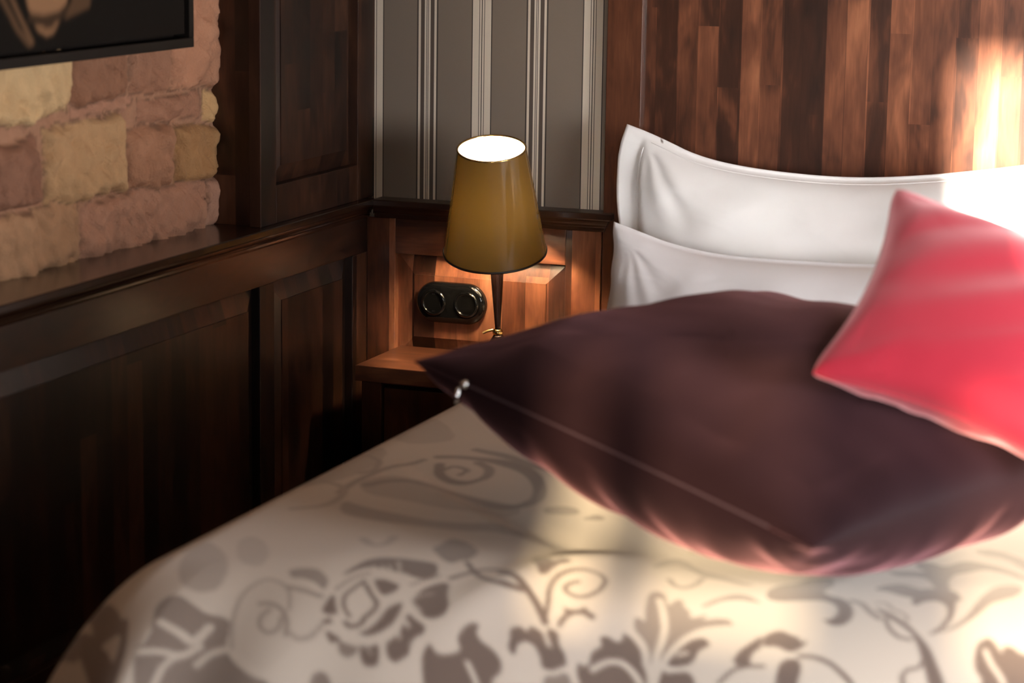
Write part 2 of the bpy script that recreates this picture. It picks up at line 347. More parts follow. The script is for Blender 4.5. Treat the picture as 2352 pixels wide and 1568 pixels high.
# rough sandstone wall
def stone_wall():
    rs = [  # y0, y1, z0, z1, colour, relief
        (-1.70, -1.026, .125, .250, (150, 118, 88), .9), (-1.020, -.552, .125, .238, (152, 112, 94), .8), (-.546, -.497, .125, .232, (160, 122, 106), .8), (-2.7, -1.71, .12, .26, (150, 100, 80), .9),
        (-1.62, -1.160, .258, .372, (104, 66, 54), 1.), (-1.145, -.868, .246, .385, (168, 138, 98), 1.15), (-.858, -.682, .238, .350, (146, 104, 80), 1.), (-.672, -.497, .236, .342, (140, 106, 62), 1.1), (-2.7, -1.64, .26, .38, (150, 120, 90), 1.),
        (-.812, -.560, .352, .402, (138, 98, 80), .8), (-.552, -.494, .348, .404, (190, 158, 108), .7), (-1.05, -.825, .388, .412, (150, 110, 92), .5),
        (-1.80, -1.060, .398, .530, (190, 166, 122), 1.15), (-1.052, -.845, .412, .530, (112, 72, 54), .8), (-.840, -.690, .412, .530, (128, 88, 70), .9), (-.684, -.494, .408, .660, (162, 116, 92), 1.), (-2.7, -1.81, .39, .53, (120, 80, 62), .9)]
    rnd = random.Random(5); z = .536
    cols = [(160, 126, 92), (118, 78, 60), (150, 110, 88), (184, 156, 116), (140, 100, 74)]
    while z < 1.3:
        y = -2.7; h = rnd.uniform(.10, .15)
        while y < -.70 if z < .6 else y < -.53:
            wd = rnd.uniform(.16, .42); y1 = min(y + wd, -.494)
            rs.append((y, (-.69 if z < .6 and y1 > -.74 else y1), z, z + h - .006, rnd.choice(cols), rnd.uniform(.8, 1.1))); y = y1 + .008
            if z < .6 and y > -.74: break
        z += h
    ys = np.arange(-2.6, -.4899, .0050); zs = np.arange(.128, 1.30, .0050)
    Y, Z = np.meshgrid(ys, zs, indexing='ij'); n2 = np.zeros_like(Y); n1 = np.zeros_like(Y); n3 = np.zeros_like(Y); n4 = np.zeros_like(Y)
    for i in range(Y.shape[0]):
        for j in range(Y.shape[1]):
            p = Vector((Y[i, j], Z[i, j], .3))
            n1[i, j] = mnoise.fractal(p * 26, 1., 2., 3); n2[i, j] = mnoise.noise(p * 9); n3[i, j] = abs(mnoise.noise(Vector((Y[i, j] * 17 + Z[i, j] * 7, Z[i, j] * 7, 2.)))); n4[i, j] = mnoise.noise(Vector((Y[i, j] * 52 + 9 * Z[i, j], Z[i, j] * 12, 5.)))
    Yw = Y + .013 * n2 + .009 * n1; Zw = Z + .011 * np.roll(n2, 40, 0) + .008 * n1
    H = np.full(Y.shape, -.012) + .006 * n1; col = np.zeros(Y.shape + (3,)); col[:] = lin((142, 108, 86))[:3]
    for (a, b, c, d, cc, rel) in rs:
        dy = np.minimum(Yw - a, b - Yw); dz = np.minimum(Zw - c, d - Zw); m = (dy > 0) & (dz > 0)
        r = .020; e = 1 - np.clip(1 - np.minimum(dy, 9) / r, 0, 1) ** 2.2; f = 1 - np.clip(1 - np.minimum(dz, 9) / r, 0, 1) ** 2.2
        hh = (np.clip(e * f, 0, 1) ** .8) * .020 * rel + .012 * n1 + .016 * n2 + (.0055 * n4 + .011 * np.clip(.09 - n3, 0, .09) / .09 * -1.) * e * f
        H = np.where(m, np.maximum(-.014, -.012 + hh), H)
        k = np.clip(np.minimum(dy, dz) / .004, 0, 1)[..., None]; tgt = np.array(lin(cc)[:3]) * .60 + .40 * np.array(lin((140, 108, 84))[:3])
        edge_ = np.exp(-((np.minimum(dy, dz) - .001) / .0028) ** 2)[..., None] * .45
        col = np.where(m[..., None], (col * (1 - k) + tgt * k) * (1 - edge_), col)
    X = -.100 + H
    # ragged right-hand end
    Yo = Y.copy(); last = Y > -.512
    Yo[last] = Y[last] - .010 * np.clip(.55 - (H[last] + .014) / .02, 0, 1) + .004 * n1[last]
    X[-1, :] = -.130
    v = [(float(X[i, j]), float(Yo[i, j]), float(Z[i, j] + (.010 if j == 0 else 0))) for i in range(Y.shape[0]) for j in range(Y.shape[1])]
    nj = Y.shape[1]
    f = [(i * nj + j, (i + 1) * nj + j, (i + 1) * nj + j + 1, i * nj + j + 1) for i in range(Y.shape[0] - 1) for j in range(nj - 1)]
    o = obj('rough_stonework', v, f, M_STONE, wl, smooth=True)
    at = o.data.color_attributes.new('tint', 'FLOAT_COLOR', 'POINT')
    c4 = np.ones((len(v), 4), np.float32); c4[:, :3] = np.minimum(col.reshape(-1, 3) * 1.6, .9); at.data.foreach_set('color', c4.ravel())
stone_wall()

# ------------------------------------------------------------------ painting in a black floater frame
def raster(pu, pv, ops, out):
    """paint strokes (width>0) and filled shapes (width 0) given in surface coordinates onto sample points"""
    for wd, val, pts in ops:
        a = np.array(pts, float); lo = a.min(0) - wd - .004; hi = a.max(0) + wd + .004
        m = (pu > lo[0]) & (pu < hi[0]) & (pv > lo[1]) & (pv < hi[1])
        if not m.any(): continue
        x = pu[m]; y = pv[m]
        if wd == 0:
            ins = np.zeros(x.shape, bool); dist = np.full(x.shape, 9.)
            for (x0, y0), (x1, y1) in zip(a, np.roll(a, -1, 0)):
                c = (y0 > y) != (y1 > y)
                with np.errstate(divide='ignore', invalid='ignore'): xi = x0 + (y - y0) * (x1 - x0) / (y1 - y0 + 1e-12)
                ins ^= c & (x < xi)
                t = np.clip(((x - x0) * (x1 - x0) + (y - y0) * (y1 - y0)) / ((x1 - x0) ** 2 + (y1 - y0) ** 2 + 1e-12), 0, 1)
                dist = np.minimum(dist, np.hypot(x - x0 - t * (x1 - x0), y - y0 - t * (y1 - y0)))
            k = np.clip(.5 + np.where(ins, dist, -dist) / .004, 0, 1)
        else:
            dist = np.full(x.shape, 9.)
            for (x0, y0), (x1, y1) in zip(a[:-1], a[1:]):
                t = np.clip(((x - x0) * (x1 - x0) + (y - y0) * (y1 - y0)) / ((x1 - x0) ** 2 + (y1 - y0) ** 2 + 1e-12), 0, 1)
                dist = np.minimum(dist, np.hypot(x - x0 - t * (x1 - x0), y - y0 - t * (y1 - y0)))
            k = np.clip(.5 + (wd / 2 - dist) / .004, 0, 1)
        out[m] = out[m] * (1 - k) + val * k
    return out
pf = root('framed_painting', (-.06, -1.3, .50), 'dark oil painting in a black frame hanging on the rough sandstone wall', 'picture')
fx0, fx1 = -.075, -.050; ya, yb, za, zb = -2.05, -.692, .499, 1.35
mb = MB(); t = .018
for r in ((ya, yb, za, za + t), (ya, yb, zb - t, zb), (yb - t, yb, za + t, zb - t), (ya, ya + t, za + t, zb - t)): mb.box(fx0 - .01, fx1, r[0], r[1], r[2], r[3])
mb.box(fx0 - .012, fx0 - .008, ya, yb, za, zb)
bevel(mb.obj('frame', M_FRAME, pf), .001)
g = .008; cy = np.arange(ya + t + g, yb - t - g + .001, .004); cz = np.arange(za + t + g, zb - t - g + .001, .004)
CY, CZ = np.meshgrid(cy, cz, indexing='ij'); tone = np.zeros(CY.shape)
PA = [(.012, .35, [(-1.366, .640), (-1.330, .600), (-1.296, .561), (-1.262, .536)]), (.010, .5, [(-1.319, .62), (-1.285, .577), (-1.252, .538)]),
      (0, .62, [(-1.300, .70), (-1.268, .605), (-1.240, .560), (-1.206, .545), (-1.178, .553), (-1.160, .575), (-1.140, .60), (-1.120, .66), (-1.14, .72)]),
      (0, .95, [(-1.268, .64), (-1.262, .592), (-1.215, .584), (-1.165, .586), (-1.140, .600), (-1.120, .640)]),
      (.014, .12, [(-1.258, .577), (-1.215, .572), (-1.165, .578), (-1.132, .592)]), (0, .15, [(-1.210, .580), (-1.215, .560), (-1.190, .560), (-1.175, .572)]),
      (.006, .9, [(-1.232, .558), (-1.206, .549), (-1.186, .553)]), (0, .30, [(-1.150, .570), (-1.062, .588), (-1.055, .64), (-1.10, .66), (-1.125, .60)])]
raster(CY, CZ, PA, tone)
# soften the paint strokes
for _ in range(2):
    tone = (tone + np.roll(tone, 1, 0) + np.roll(tone, -1, 0) + np.roll(tone, 1, 1) + np.roll(tone, -1, 1)) / 5
v = [(fx1 - .006, float(a), float(b)) for a, b in zip(CY.ravel(), CZ.ravel())]; nj = CY.shape[1]
f = [(i * nj + j, (i + 1) * nj + j, (i + 1) * nj + j + 1, i * nj + j + 1) for i in range(CY.shape[0] - 1) for j in range(nj - 1)]
cvs = obj('canvas', v, f, M_CANVAS, pf, smooth=True)
at = cvs.data.color_attributes.new('tint', 'FLOAT_COLOR', 'POINT'); c4 = np.ones((len(v), 4), np.float32)
lo = np.array([.006, .0045, .0035]); hi = np.array([.27, .145, .075]); c4[:, :3] = lo + (hi - lo) * tone.reshape(-1, 1); at.data.foreach_set('color', c4.ravel())
mb = MB(); mb.box(fx0, fx1 - .0065, ya + t + g, yb - t - g, za + t + g, zb - t - g); mb.obj('stretcher', M_FRAME, pf)

# ------------------------------------------------------------------ headboard
hb = root('headboard', (1.5, 0, -.70), 'tall mahogany headboard of dark and light vertical staves behind the white pillows', 'headboard')
mb = MB(); mb.box(.5355, .612, -.002, .030, -.70, 1.5); mb.box(2.32, 2.40, -.002, .030, -.70, 1.5); mb.box(.612, 2.32, -.002, .030, 1.42, 1.5)
bevel(mb.obj('frame', M_HSTILE, hb), .002)
MB().box(.612, 2.32, .012, .030, -.70, 1.42).obj('stave_panel', M_HEAD, hb)

# ------------------------------------------------------------------ nightstand
ns = root('nightstand', (.29, -.12, -.70), 'reddish wooden nightstand in the corner between panelled wall and bed, holding the lamp', 'nightstand')
bevel(MB().box(.081, .452, -.244, -.001, -.211, -.178).obj('top', M_STAND, ns), .0015)
mb = MB(); mb.box(.093, .137, -.237, -.010, -.70, -.2115); mb.box(.410, .448, -.237, -.010, -.70, -.2115); mb.box(.137, .410, -.225, -.010, -.2165, -.2115); mb.box(.137, .410, -.02, -.010, -.70, -.2165)
mb.box(.137, .410, -.225, -.02, -.69, -.66)
bevel(mb.obj('body', M_STANDV, ns), .001)
for za_, zb_ in ((-.425, -.222), (-.655, -.432)):
    d = bevel(MB().box(.1435, .4040, -.236, -.05, za_, zb_).obj('drawer', M_STANDV, ns), .0015)
    zk = (za_ + zb_) / 2
    MB().lathe([(.004, 0), (.004, .012), (.011, .016), (.012, .022), (.008, .027)], (.274, -.236, zk), (0, -1, 0), 20).obj('knob', M_BRASS, d, smooth=True)

# ------------------------------------------------------------------ table lamp
LX, LY = .3625, -.150
tl = root('table_lamp', (LX, LY, -.178), 'lit table lamp with amber tilted cone shade standing on the nightstand', 'lamp')
MB().lathe([(.074, .0), (.076, .004), (.074, .010), (.058, .022), (.034, .040), (.018, .056), (.012, .066), (.010, .070)], (LX, LY, -.178), seg=64).obj('base', M_LSTEM, tl, smooth=True)
MB().lathe([(.0085, -.004), (.0105, -.002), (.0110, .002), (.0100, .006), (.0075, .008)], (.3612, LY, -.104), seg=32).obj('collar', M_BRASS, tl, smooth=True)
MB().tube([(.352, LY - .004, -.098), (.342, LY - .010, -.100), (.333, LY - .014, -.104)], .0028, 10).obj('foot_highlight', M_BRASS, tl, smooth=True)  # brass sliver shaped as the highlight on the domed foot
AX = Vector((.0628, -.2867, .9560)).normalized(); MID = Vector((.3473, LY, .1714)); HS = .2296; BC = MID - AX * HS / 2; RB, RT = .1065, .0704
piv = BC + AX * .045
stem_top = Vector((piv.x + .004, LY + .022, piv.z))
ax2 = Vector((stem_top.x - .3612, stem_top.y - LY, stem_top.z + .100)); L2 = ax2.length
MB().lathe([(.0058, 0), (.0060, .010), (.0095, .06), (.0135, .118), (.0150, .15), (.0145, L2 - .012), (.010, L2)], (.3612, LY, -.100), ax2, 40).obj('stem', M_LSTEM, tl, smooth=True)
MB().lathe([(.016, -.004), (.017, .0), (.017, .028), (.012, .032)], piv - AX * .010, AX, 32).obj('bulb_holder', M_LSTEM, tl, smooth=True)
MB().lathe([(.010, 0), (.013, .012), (.024, .034), (.028, .052), (.024, .070), (.012, .082), (.002, .085)], piv + AX * .022, AX, 32).obj('bulb', M_BULB, tl, smooth=True)
sh = MB().lathe([(RB, 0), (RB + (RT - RB) * .5, HS * .5), (RT, HS)], BC, AX, 128, caps=False).obj('shade', M_SHADE, tl, smooth=True)
MB().lathe([(RB - .0022, .001), (RB + (RT - RB) * .5 - .0022, HS * .5), (RT - .0022, HS - .0005)], BC, AX, 128, caps=False).obj('lining', M_LINING, sh, smooth=True)
MB().lathe([(RB + .0004, .0022), (RB + .0020, .0008), (RB + .0018, -.0022), (RB - .0020, -.0022), (RB - .0026, .0008)], BC, AX, 128, caps=False).obj('rim_trim', plain('dark_trim', (.012, .006, .004, 1), .4), sh, smooth=True)
MB().lathe([(RT + .0006, HS - .002), (RT + .0010, HS + .0004), (RT - .0026, HS + .0006), (RT - .0028, HS - .002)], BC, AX, 128, caps=False).obj('rim_trim', M_BRASS, sh, smooth=True)
tt = AX.orthogonal().normalized(); bb = AX.cross(tt); mb = MB()
for k in range(3):
    a = 2.2 + k * 2.0944; mb.tube([piv + AX * .004, BC + AX * .045 + (tt * math.cos(a) + bb * math.sin(a)) * (RB + (RT - RB) * .045 / HS - .003)], .0013, 8)
mb.obj('spider', M_BRASS, tl, smooth=True)

# ------------------------------------------------------------------ double socket
cxs, czs = .1985, -.0765
sk = root('wall_socket', (cxs, -.002, czs), 'glossy black rounded double power socket on the wood panel left of the lamp', 'socket')
def stadium(r, d, half=.0360, seg=32):
    pts = []
    for sgn, a0 in ((1, -math.pi / 2), (-1, math.pi / 2)):
        for k in range(seg + 1):
            a = a0 + math.pi * k / seg; pts.append((cxs + sgn * half + r * math.cos(a), d, czs + r * math.sin(a)))
    return pts
rings = [stadium(.0440, .004), stadium(.0443, -.001), stadium(.0436, -.005), stadium(.0415, -.0085), stadium(.0380, -.0108), stadium(.0340, -.0120), stadium(.0300, -.0123)]
mb = MB(); mb.grid(rings, True); n0 = len(mb.v); mb.f.append(tuple(range(n0 - len(rings[0]), n0)))
mb.obj('cover_plate', M_BLACK, sk, smooth=True)
for i, sx in enumerate((-.0375, .0375)):
    c0 = (cxs + sx, -.0118, czs); 
    o = MB().lathe([(.0285, 0), (.0285, .0015), (.0262, .0028), (.0250, .0038), (.0232, .0040), (.0222, .0032), (.0215, .0012), (.0205, -.004 if i == 0 else -.001), (.0150, -.0105 if i == 0 else -.003), (.006, -.0105 if i == 0 else -.0045), (.0015, -.0105 if i == 0 else -.005)], c0, (0, -1, 0), 56, caps=False).obj('socket_insert', M_BLACK, sk, smooth=True)
    if i == 0:
        for s2 in (-1, 1): MB().lathe([(.0034, 0), (.0034, .0010), (.0024, .0012), (.0022, -.002)], (c0[0] + s2 * .0095, -.0016, czs), (0, -1, 0), 20).obj('pin_hole', M_BLACK, o, smooth=True)
        for s2 in (-1, 1): MB().box(c0[0] - .0035, c0[0] + .0035, -.0125, -.0030, czs + s2 * .0185 - .0012, czs + s2 * .0185 + .0012).obj('earth_clip', M_STEEL, o)
        MB().lathe([(.0030, 0), (.0030, .0016), (.0012, .0020)], (c0[0], -.0014, czs), (0, -1, 0), 16).obj('centre_screw', M_STEEL, o, smooth=True)
    else:
        MB().lathe([(.0070, 0), (.0078, .0012), (.0060, .0022), (.0020, .0026)], (c0[0], -.0070, czs), (0, -1, 0), 28).obj('dimmer_button', M_BLACK, o, smooth=True)

# ------------------------------------------------------------------ bed
bd = root('bed', (1.5, -1.1, -.70), 'double bed base and mattress beneath the damask duvet, against the headboard', 'bed')
bevel(MB().box(.60, 2.36, -1.86, -.02, -.66, -.42).obj('bed_frame', M_STANDV, bd), .01)
bevel(MB().box(.64, 2.34, -1.80, -.02, -.42, -.185).obj('mattress', M_MATT, bd), .05, 5)

def fil(t, r, ang):
    t = np.asarray(t, float); a = np.clip(t / r, 0, ang); ex = np.maximum(t - r * ang, 0)
    return np.where(t < 0, t, r * np.sin(a) + ex * np.cos(ang)), np.where(t < 0, 0, r * (1 - np.cos(a)) + ex * np.sin(ang))
def duvet(u,v):
    u=np.asarray(u,float); v=np.asarray(v,float)
    hx,dx=fil(-u,.085,1.50); X=.575-hx
    ys=1.64+.28*np.clip(1-(u-.05)/.6,0,1)**1.5
    hy,dy=fil(v-ys,.40,1.15); Y=-(ys+hy)
    Z=-.100-dx-dy
    Z=Z-.035*np.exp(-((X-1.27)**2+(Y+1.40)**2)/.09)
    Z=Z+.010*np.sin(X*5.1+Y*3.3)*np.cos(Y*4.1-X*1.7)*np.clip((u+.05)*4,0,1)
    Z=Z+.035*np.exp(-((X-1.95)**2+(Y+1.7)**2)/.12)
    # soft creases running across the bed in front of the cushion
    for (x0,y0,x1,y1,w,a) in ((.70,-1.10,1.15,-1.52,.035,.012),(.62,-1.25,1.05,-1.66,.03,-.009),(.95,-1.95,1.12,-1.62,.03,.010)):
        L=np.hypot(x1-x0,y1-y0); tx,ty=(x1-x0)/L,(y1-y0)/L
        s=(X-x0)*tx+(Y-y0)*ty; d=(X-x0)*ty-(Y-y0)*tx
        Z=Z+a*np.exp(-(d/w)**2)*np.exp(-((s-L/2)/(L*.45))**4)
    # hanging folds near the foot corner
    fold=np.clip((v-1.85)*4,0,1)*np.clip((.35-u)*4,0,1)
    Y=Y-.012*fold*np.sin(u*38)
    return X,Y,Z

STROKES = [(0,.8,[(.045,2.088),(.036,2.063),(.04,2.039),(.055,2.032),(.077,2.044),(.098,2.057),(.118,2.053),(.132,2.056),(.14,2.097),(.156,2.108),(.188,2.113),(.212,2.109),(.222,2.14),(.072,2.22),(.044,2.141),(.055,2.126)]),
(0,.45,[(-.007,1.904),(-.011,1.838),(.044,1.883),(.084,1.952),(.093,2.004),(.075,2.02),(.046,2.011),(.014,1.965)]),
(0,.3,[(.033,1.831),(.037,1.792),(.077,1.823),(.114,1.891),(.118,1.935),(.083,1.923)]),
(0,0,[(-.005,2.096),(.002,2.082),(.03,2.075),(.052,2.104),(.053,2.122),(.039,2.121),(.012,2.102)]),
(0,.9,[(-.06,2.116),(-.026,2.141),(-.152,1.977),(.002,2.106),(.003,2.095),(.014,2.101),(.033,2.143),(.041,2.184),(.042,2.222),(.015,2.229),(-.16,2.035),(-.134,2.045)]),
(0,0,[(-.01,2.154),(.012,2.121),(.022,2.146),(.025,2.173),(.01,2.158)]),
(0,.8,[(-.087,2.122),(-.062,2.124),(-.038,2.161),(-.04,2.185),(-.125,2.101)]),
(.0116,0,[(.056,2.089),(.082,2.098),(.102,2.111),(.11,2.077)]),
(.0093,0,[(.047,2.147),(.073,2.133),(.096,2.135),(.11,2.111)]),
(.007,0,[(.082,2.206),(.082,2.151),(.095,2.131)]),
(.0081,0,[(.116,2.138),(.125,2.115),(.141,2.099)]),
(0,.08,[(.132,2.056),(.122,2.002),(.136,1.956),(.176,1.956),(.213,1.952),(.234,1.981),(.24,2.021),(.222,2.039),(.215,2.067),(.201,2.099),(.177,2.096),(.153,2.089)]),
(.0051,.6,[(.148,2.092),(.132,2.056),(.122,2.002),(.136,1.956),(.159,1.954),(.181,1.966),(.194,1.998)]),
(.0093,.6,[(.176,1.959),(.196,1.957),(.222,1.96)]),
(.0058,.6,[(.209,2.034),(.223,2.039),(.236,2.029),(.241,2.009)]),
(.0065,.7,[(.153,2.008),(.167,1.998),(.186,2.002),(.2,2.017),(.206,2.039)]),
(.0056,.7,[(.17,2.01),(.163,2.029),(.17,2.044),(.185,2.047),(.195,2.034),(.19,2.015)]),
(0,.7,[(.156,1.923),(.173,1.908),(.195,1.904),(.22,1.925),(.222,1.949),(.206,1.937),(.185,1.933),(.169,1.94)]),
(0,1,[(.337,1.893),(.353,1.869),(.367,1.863),(.374,1.892),(.384,1.911),(.384,1.93),(.373,1.941),(.358,1.942),(.341,1.929),(.334,1.919)]),
(0,1,[(.243,1.854),(.259,1.838),(.288,1.829),(.319,1.825),(.334,1.825),(.346,1.852),(.337,1.869),(.322,1.873),(.301,1.868),(.289,1.871),(.272,1.869),(.252,1.875),(.241,1.89),(.232,1.909),(.23,1.898),(.238,1.871)]),
(0,1,[(.336,1.94),(.348,1.948),(.367,1.955),(.368,1.967),(.358,1.978),(.357,1.989),(.36,2.003),(.354,2.013),(.346,2.023),(.334,2.018),(.326,1.999),(.334,1.987),(.338,1.972)]),
(0,1,[(.296,2.017),(.309,2.014),(.319,2.002),(.329,2.032),(.32,2.041),(.309,2.042),(.301,2.03)]),
(0,.8,[(.269,2.022),(.287,2.021),(.296,2.02),(.297,2.031),(.288,2.042),(.276,2.04),(.271,2.03)]),
(0,1,[(.249,2.012),(.263,2.016),(.274,2.018),(.262,2.031),(.253,2.022)]),
(0,1,[(.239,1.998),(.25,1.99),(.253,2.002),(.241,2.005)]),
(0,1,[(.236,1.947),(.247,1.97),(.255,1.983),(.242,1.989),(.232,1.985),(.232,1.963)]),
(.0044,.8,[(.235,1.94),(.24,1.922),(.248,1.902),(.261,1.888)]),
(.0056,1,[(.262,1.907),(.255,1.929),(.249,1.948),(.256,1.968),(.269,1.98)]),
(.0072,1,[(.267,1.916),(.283,1.934),(.294,1.942),(.295,1.957),(.288,1.973),(.287,1.987),(.275,1.997),(.268,1.992)]),
(0,1,[(.271,1.901),(.282,1.893),(.299,1.895),(.31,1.898),(.307,1.915),(.295,1.928),(.284,1.918)]),
(0,1,[(.325,1.925),(.328,1.948),(.325,1.97),(.315,1.987),(.304,1.999),(.287,2.003),(.298,1.99),(.306,1.97),(.308,1.949),(.313,1.938)]),
(.0032,0,[(.259,1.869),(.266,1.879)]),
(.0032,0,[(.27,1.864),(.277,1.874)]),
(.0032,0,[(.278,1.86),(.285,1.87)]),
(.0032,0,[(.284,1.842),(.295,1.865)]),
(.0052,0,[(.338,1.956),(.345,1.963)]),
(.004,0,[(.334,1.975),(.34,1.984)]),
(.0044,.3,[(.34,1.925),(.351,1.934)]),
(.002,.4,[(.304,2.017),(.315,2.022)]),
(.0028,.4,[(.333,1.917),(.341,1.904),(.355,1.895)]),
(.004,.8,[(.321,1.89),(.337,1.869),(.35,1.853)]),
(.0076,1,[(.364,1.853),(.382,1.828),(.395,1.812),(.417,1.806),(.446,1.821),(.466,1.831),(.489,1.853),(.504,1.872)]),
(.0092,1,[(.369,1.802),(.388,1.826),(.416,1.846),(.439,1.846),(.461,1.839)]),
(0,.8,[(.304,1.775),(.308,1.75),(.304,1.705),(.325,1.707),(.345,1.725),(.368,1.754),(.37,1.789),(.358,1.8),(.351,1.816),(.334,1.809)]),
(0,1,[(.376,2.004),(.375,1.987),(.38,1.976),(.39,1.987),(.401,1.985),(.415,1.975),(.418,1.967),(.409,1.956),(.412,1.937),(.42,1.924),(.431,1.923),(.429,1.935),(.438,1.945),(.458,1.95),(.473,1.963),(.477,1.978),(.468,1.994),(.478,2.019),(.396,2.054)]),
(.0064,0,[(.432,1.983),(.45,2.003),(.459,2.026)]),
(0,.8,[(.261,2.115),(.255,2.093),(.255,2.078),(.265,2.071),(.277,2.077),(.286,2.104)]),
(.0056,.5,[(.243,2.009),(.237,2.032),(.223,2.041),(.208,2.033)]),
(0,1,[(.475,1.935),(.47,1.91),(.478,1.902),(.491,1.906),(.491,1.892),(.502,1.895),(.511,1.899),(.517,1.916),(.494,1.918),(.484,1.931),(.487,1.946),(.479,1.944)]),
(.0109,1,[(.423,1.819),(.439,1.819),(.458,1.828),(.479,1.844),(.495,1.863),(.507,1.88)]),
(.008,1,[(.432,1.843),(.45,1.841),(.464,1.836)]),
(.0072,1,[(.504,1.872),(.498,1.838),(.491,1.817),(.491,1.785),(.503,1.756),(.52,1.739),(.539,1.738),(.552,1.752),(.553,1.78),(.544,1.802),(.532,1.812),(.515,1.81),(.507,1.8),(.513,1.784),(.52,1.776)]),
(0,1,[(.444,1.76),(.444,1.73),(.463,1.738),(.476,1.757),(.483,1.734),(.495,1.733),(.496,1.744),(.485,1.758),(.482,1.776),(.478,1.794),(.469,1.796),(.463,1.782)]),
(0,1,[(.522,1.879),(.521,1.865),(.526,1.853),(.519,1.84),(.529,1.842),(.54,1.837),(.546,1.826),(.553,1.835),(.564,1.837),(.566,1.848),(.559,1.849),(.548,1.843),(.535,1.851),(.53,1.867),(.528,1.883)]),
(0,1,[(.482,1.948),(.474,1.941),(.472,1.925),(.468,1.909),(.474,1.902),(.482,1.9),(.491,1.908),(.49,1.894),(.504,1.9),(.516,1.909),(.523,1.919),(.526,1.914),(.514,1.898),(.513,1.886),(.528,1.888),(.535,1.908),(.546,1.919),(.553,1.934),(.545,1.948),(.535,1.954),(.524,1.953),(.516,1.935),(.506,1.923),(.492,1.92),(.482,1.928),(.486,1.946)]),
(0,.8,[(.527,1.959),(.556,1.944),(.566,1.958),(.575,1.983),(.537,1.998)]),
(0,1,[(.578,1.982),(.563,1.925),(.573,1.928),(.58,1.924),(.577,1.906),(.582,1.895),(.588,1.89),(.58,1.875),(.589,1.869),(.6,1.874),(.609,1.874),(.608,1.854),(.614,1.855),(.629,1.868),(.641,1.88),(.649,1.903),(.658,1.921),(.668,1.957)]),
(0,.75,[(.613,1.824),(.619,1.819),(.629,1.827),(.621,1.8),(.614,1.761),(.621,1.747),(.635,1.751),(.649,1.783),(.651,1.764),(.661,1.757),(.669,1.777),(.68,1.785),(.683,1.801),(.694,1.795),(.703,1.784),(.701,1.801),(.72,1.791),(.735,1.79),(.745,1.803),(.725,1.808),(.703,1.818),(.686,1.839),(.676,1.863),(.67,1.881),(.665,1.901),(.656,1.903),(.648,1.876),(.633,1.858),(.619,1.845)]),
(0,1,[(.675,1.884),(.679,1.865),(.693,1.847),(.712,1.835),(.726,1.848),(.712,1.862),(.711,1.882),(.704,1.891),(.688,1.897),(.675,1.895)]),
(0,1,[(.671,1.906),(.69,1.904),(.707,1.9),(.719,1.909),(.729,1.945),(.678,1.955)]),
(.0099,0,[(.633,1.771),(.645,1.796),(.658,1.83),(.661,1.858),(.66,1.883),(.664,1.911)]),
(.009,0,[(.613,1.852),(.63,1.861),(.643,1.877),(.652,1.902)]),
(.009,0,[(.738,1.808),(.711,1.819),(.694,1.84),(.68,1.867),(.671,1.896),(.665,1.927),(.667,1.957)]),
(.008,0,[(.586,1.929),(.6,1.911),(.618,1.905),(.635,1.914),(.651,1.93),(.662,1.955)]),
(.007,0,[(.526,1.956),(.541,1.953),(.552,1.94),(.562,1.943),(.572,1.955),(.58,1.978)]),
(.0052,0,[(.688,1.875),(.698,1.869)]),
(.0052,0,[(.682,1.905),(.695,1.901)]),
(.009,.8,[(.626,1.702),(.639,1.722),(.655,1.723),(.665,1.705),(.665,1.672)]),
(0,.8,[(.589,1.67),(.588,1.598),(.607,1.571),(.649,1.628),(.685,1.643),(.723,1.665),(.74,1.67),(.727,1.681),(.692,1.668),(.663,1.667),(.635,1.633),(.607,1.615)]),
(0,.8,[(.688,1.771),(.704,1.739),(.724,1.716),(.745,1.718),(.766,1.738),(.757,1.737),(.735,1.733),(.713,1.743),(.697,1.768)]),
(0,1,[(.759,1.872),(.764,1.851),(.775,1.833),(.786,1.815),(.792,1.839),(.781,1.854),(.784,1.878),(.771,1.88)]),
(.006,1,[(.751,1.911),(.763,1.887),(.778,1.877),(.801,1.873)]),
(0,1,[(.76,1.695),(.769,1.658),(.789,1.643),(.796,1.608),(.818,1.595),(.831,1.601),(.842,1.645),(.834,1.676),(.847,1.694),(.866,1.7),(.883,1.721),(.892,1.747),(.891,1.768),(.882,1.78),(.867,1.779),(.854,1.766),(.864,1.765),(.87,1.756),(.869,1.737),(.859,1.72),(.842,1.711),(.814,1.716),(.787,1.726),(.769,1.723)]),
(.0084,.8,[(.88,1.707),(.897,1.717),(.911,1.74),(.928,1.757)]),
(0,1,[(.915,1.73),(.923,1.729),(.941,1.744),(.967,1.769),(.985,1.791),(1.005,1.817),(1.02,1.847),(1.036,1.879),(1.044,1.908),(1.028,1.909),(1.018,1.889),(1.007,1.859),(.998,1.838),(.99,1.816),(.977,1.791),(.959,1.772),(.937,1.753)]),
(.0044,.8,[(.914,1.712),(.928,1.712),(.939,1.732),(.959,1.744),(.966,1.761)]),
(.0056,1,[(.935,1.756),(.946,1.782),(.961,1.799),(.978,1.803)]),
(.006,1,[(1.002,1.844),(.998,1.856),(.985,1.858),(.98,1.87),(.983,1.881),(.993,1.901)]),
(0,1,[(.898,1.659),(.909,1.634),(.931,1.628),(.95,1.649),(.964,1.661),(.973,1.656),(.995,1.664),(1.012,1.674),(1.027,1.707),(1.019,1.706),(1.023,1.747),(1.019,1.773),(1.008,1.79),(.997,1.793),(1.011,1.773),(1.015,1.744),(1.007,1.719),(.992,1.705),(.976,1.708),(.969,1.722),(.959,1.711),(.961,1.696),(.943,1.688),(.92,1.669)]),
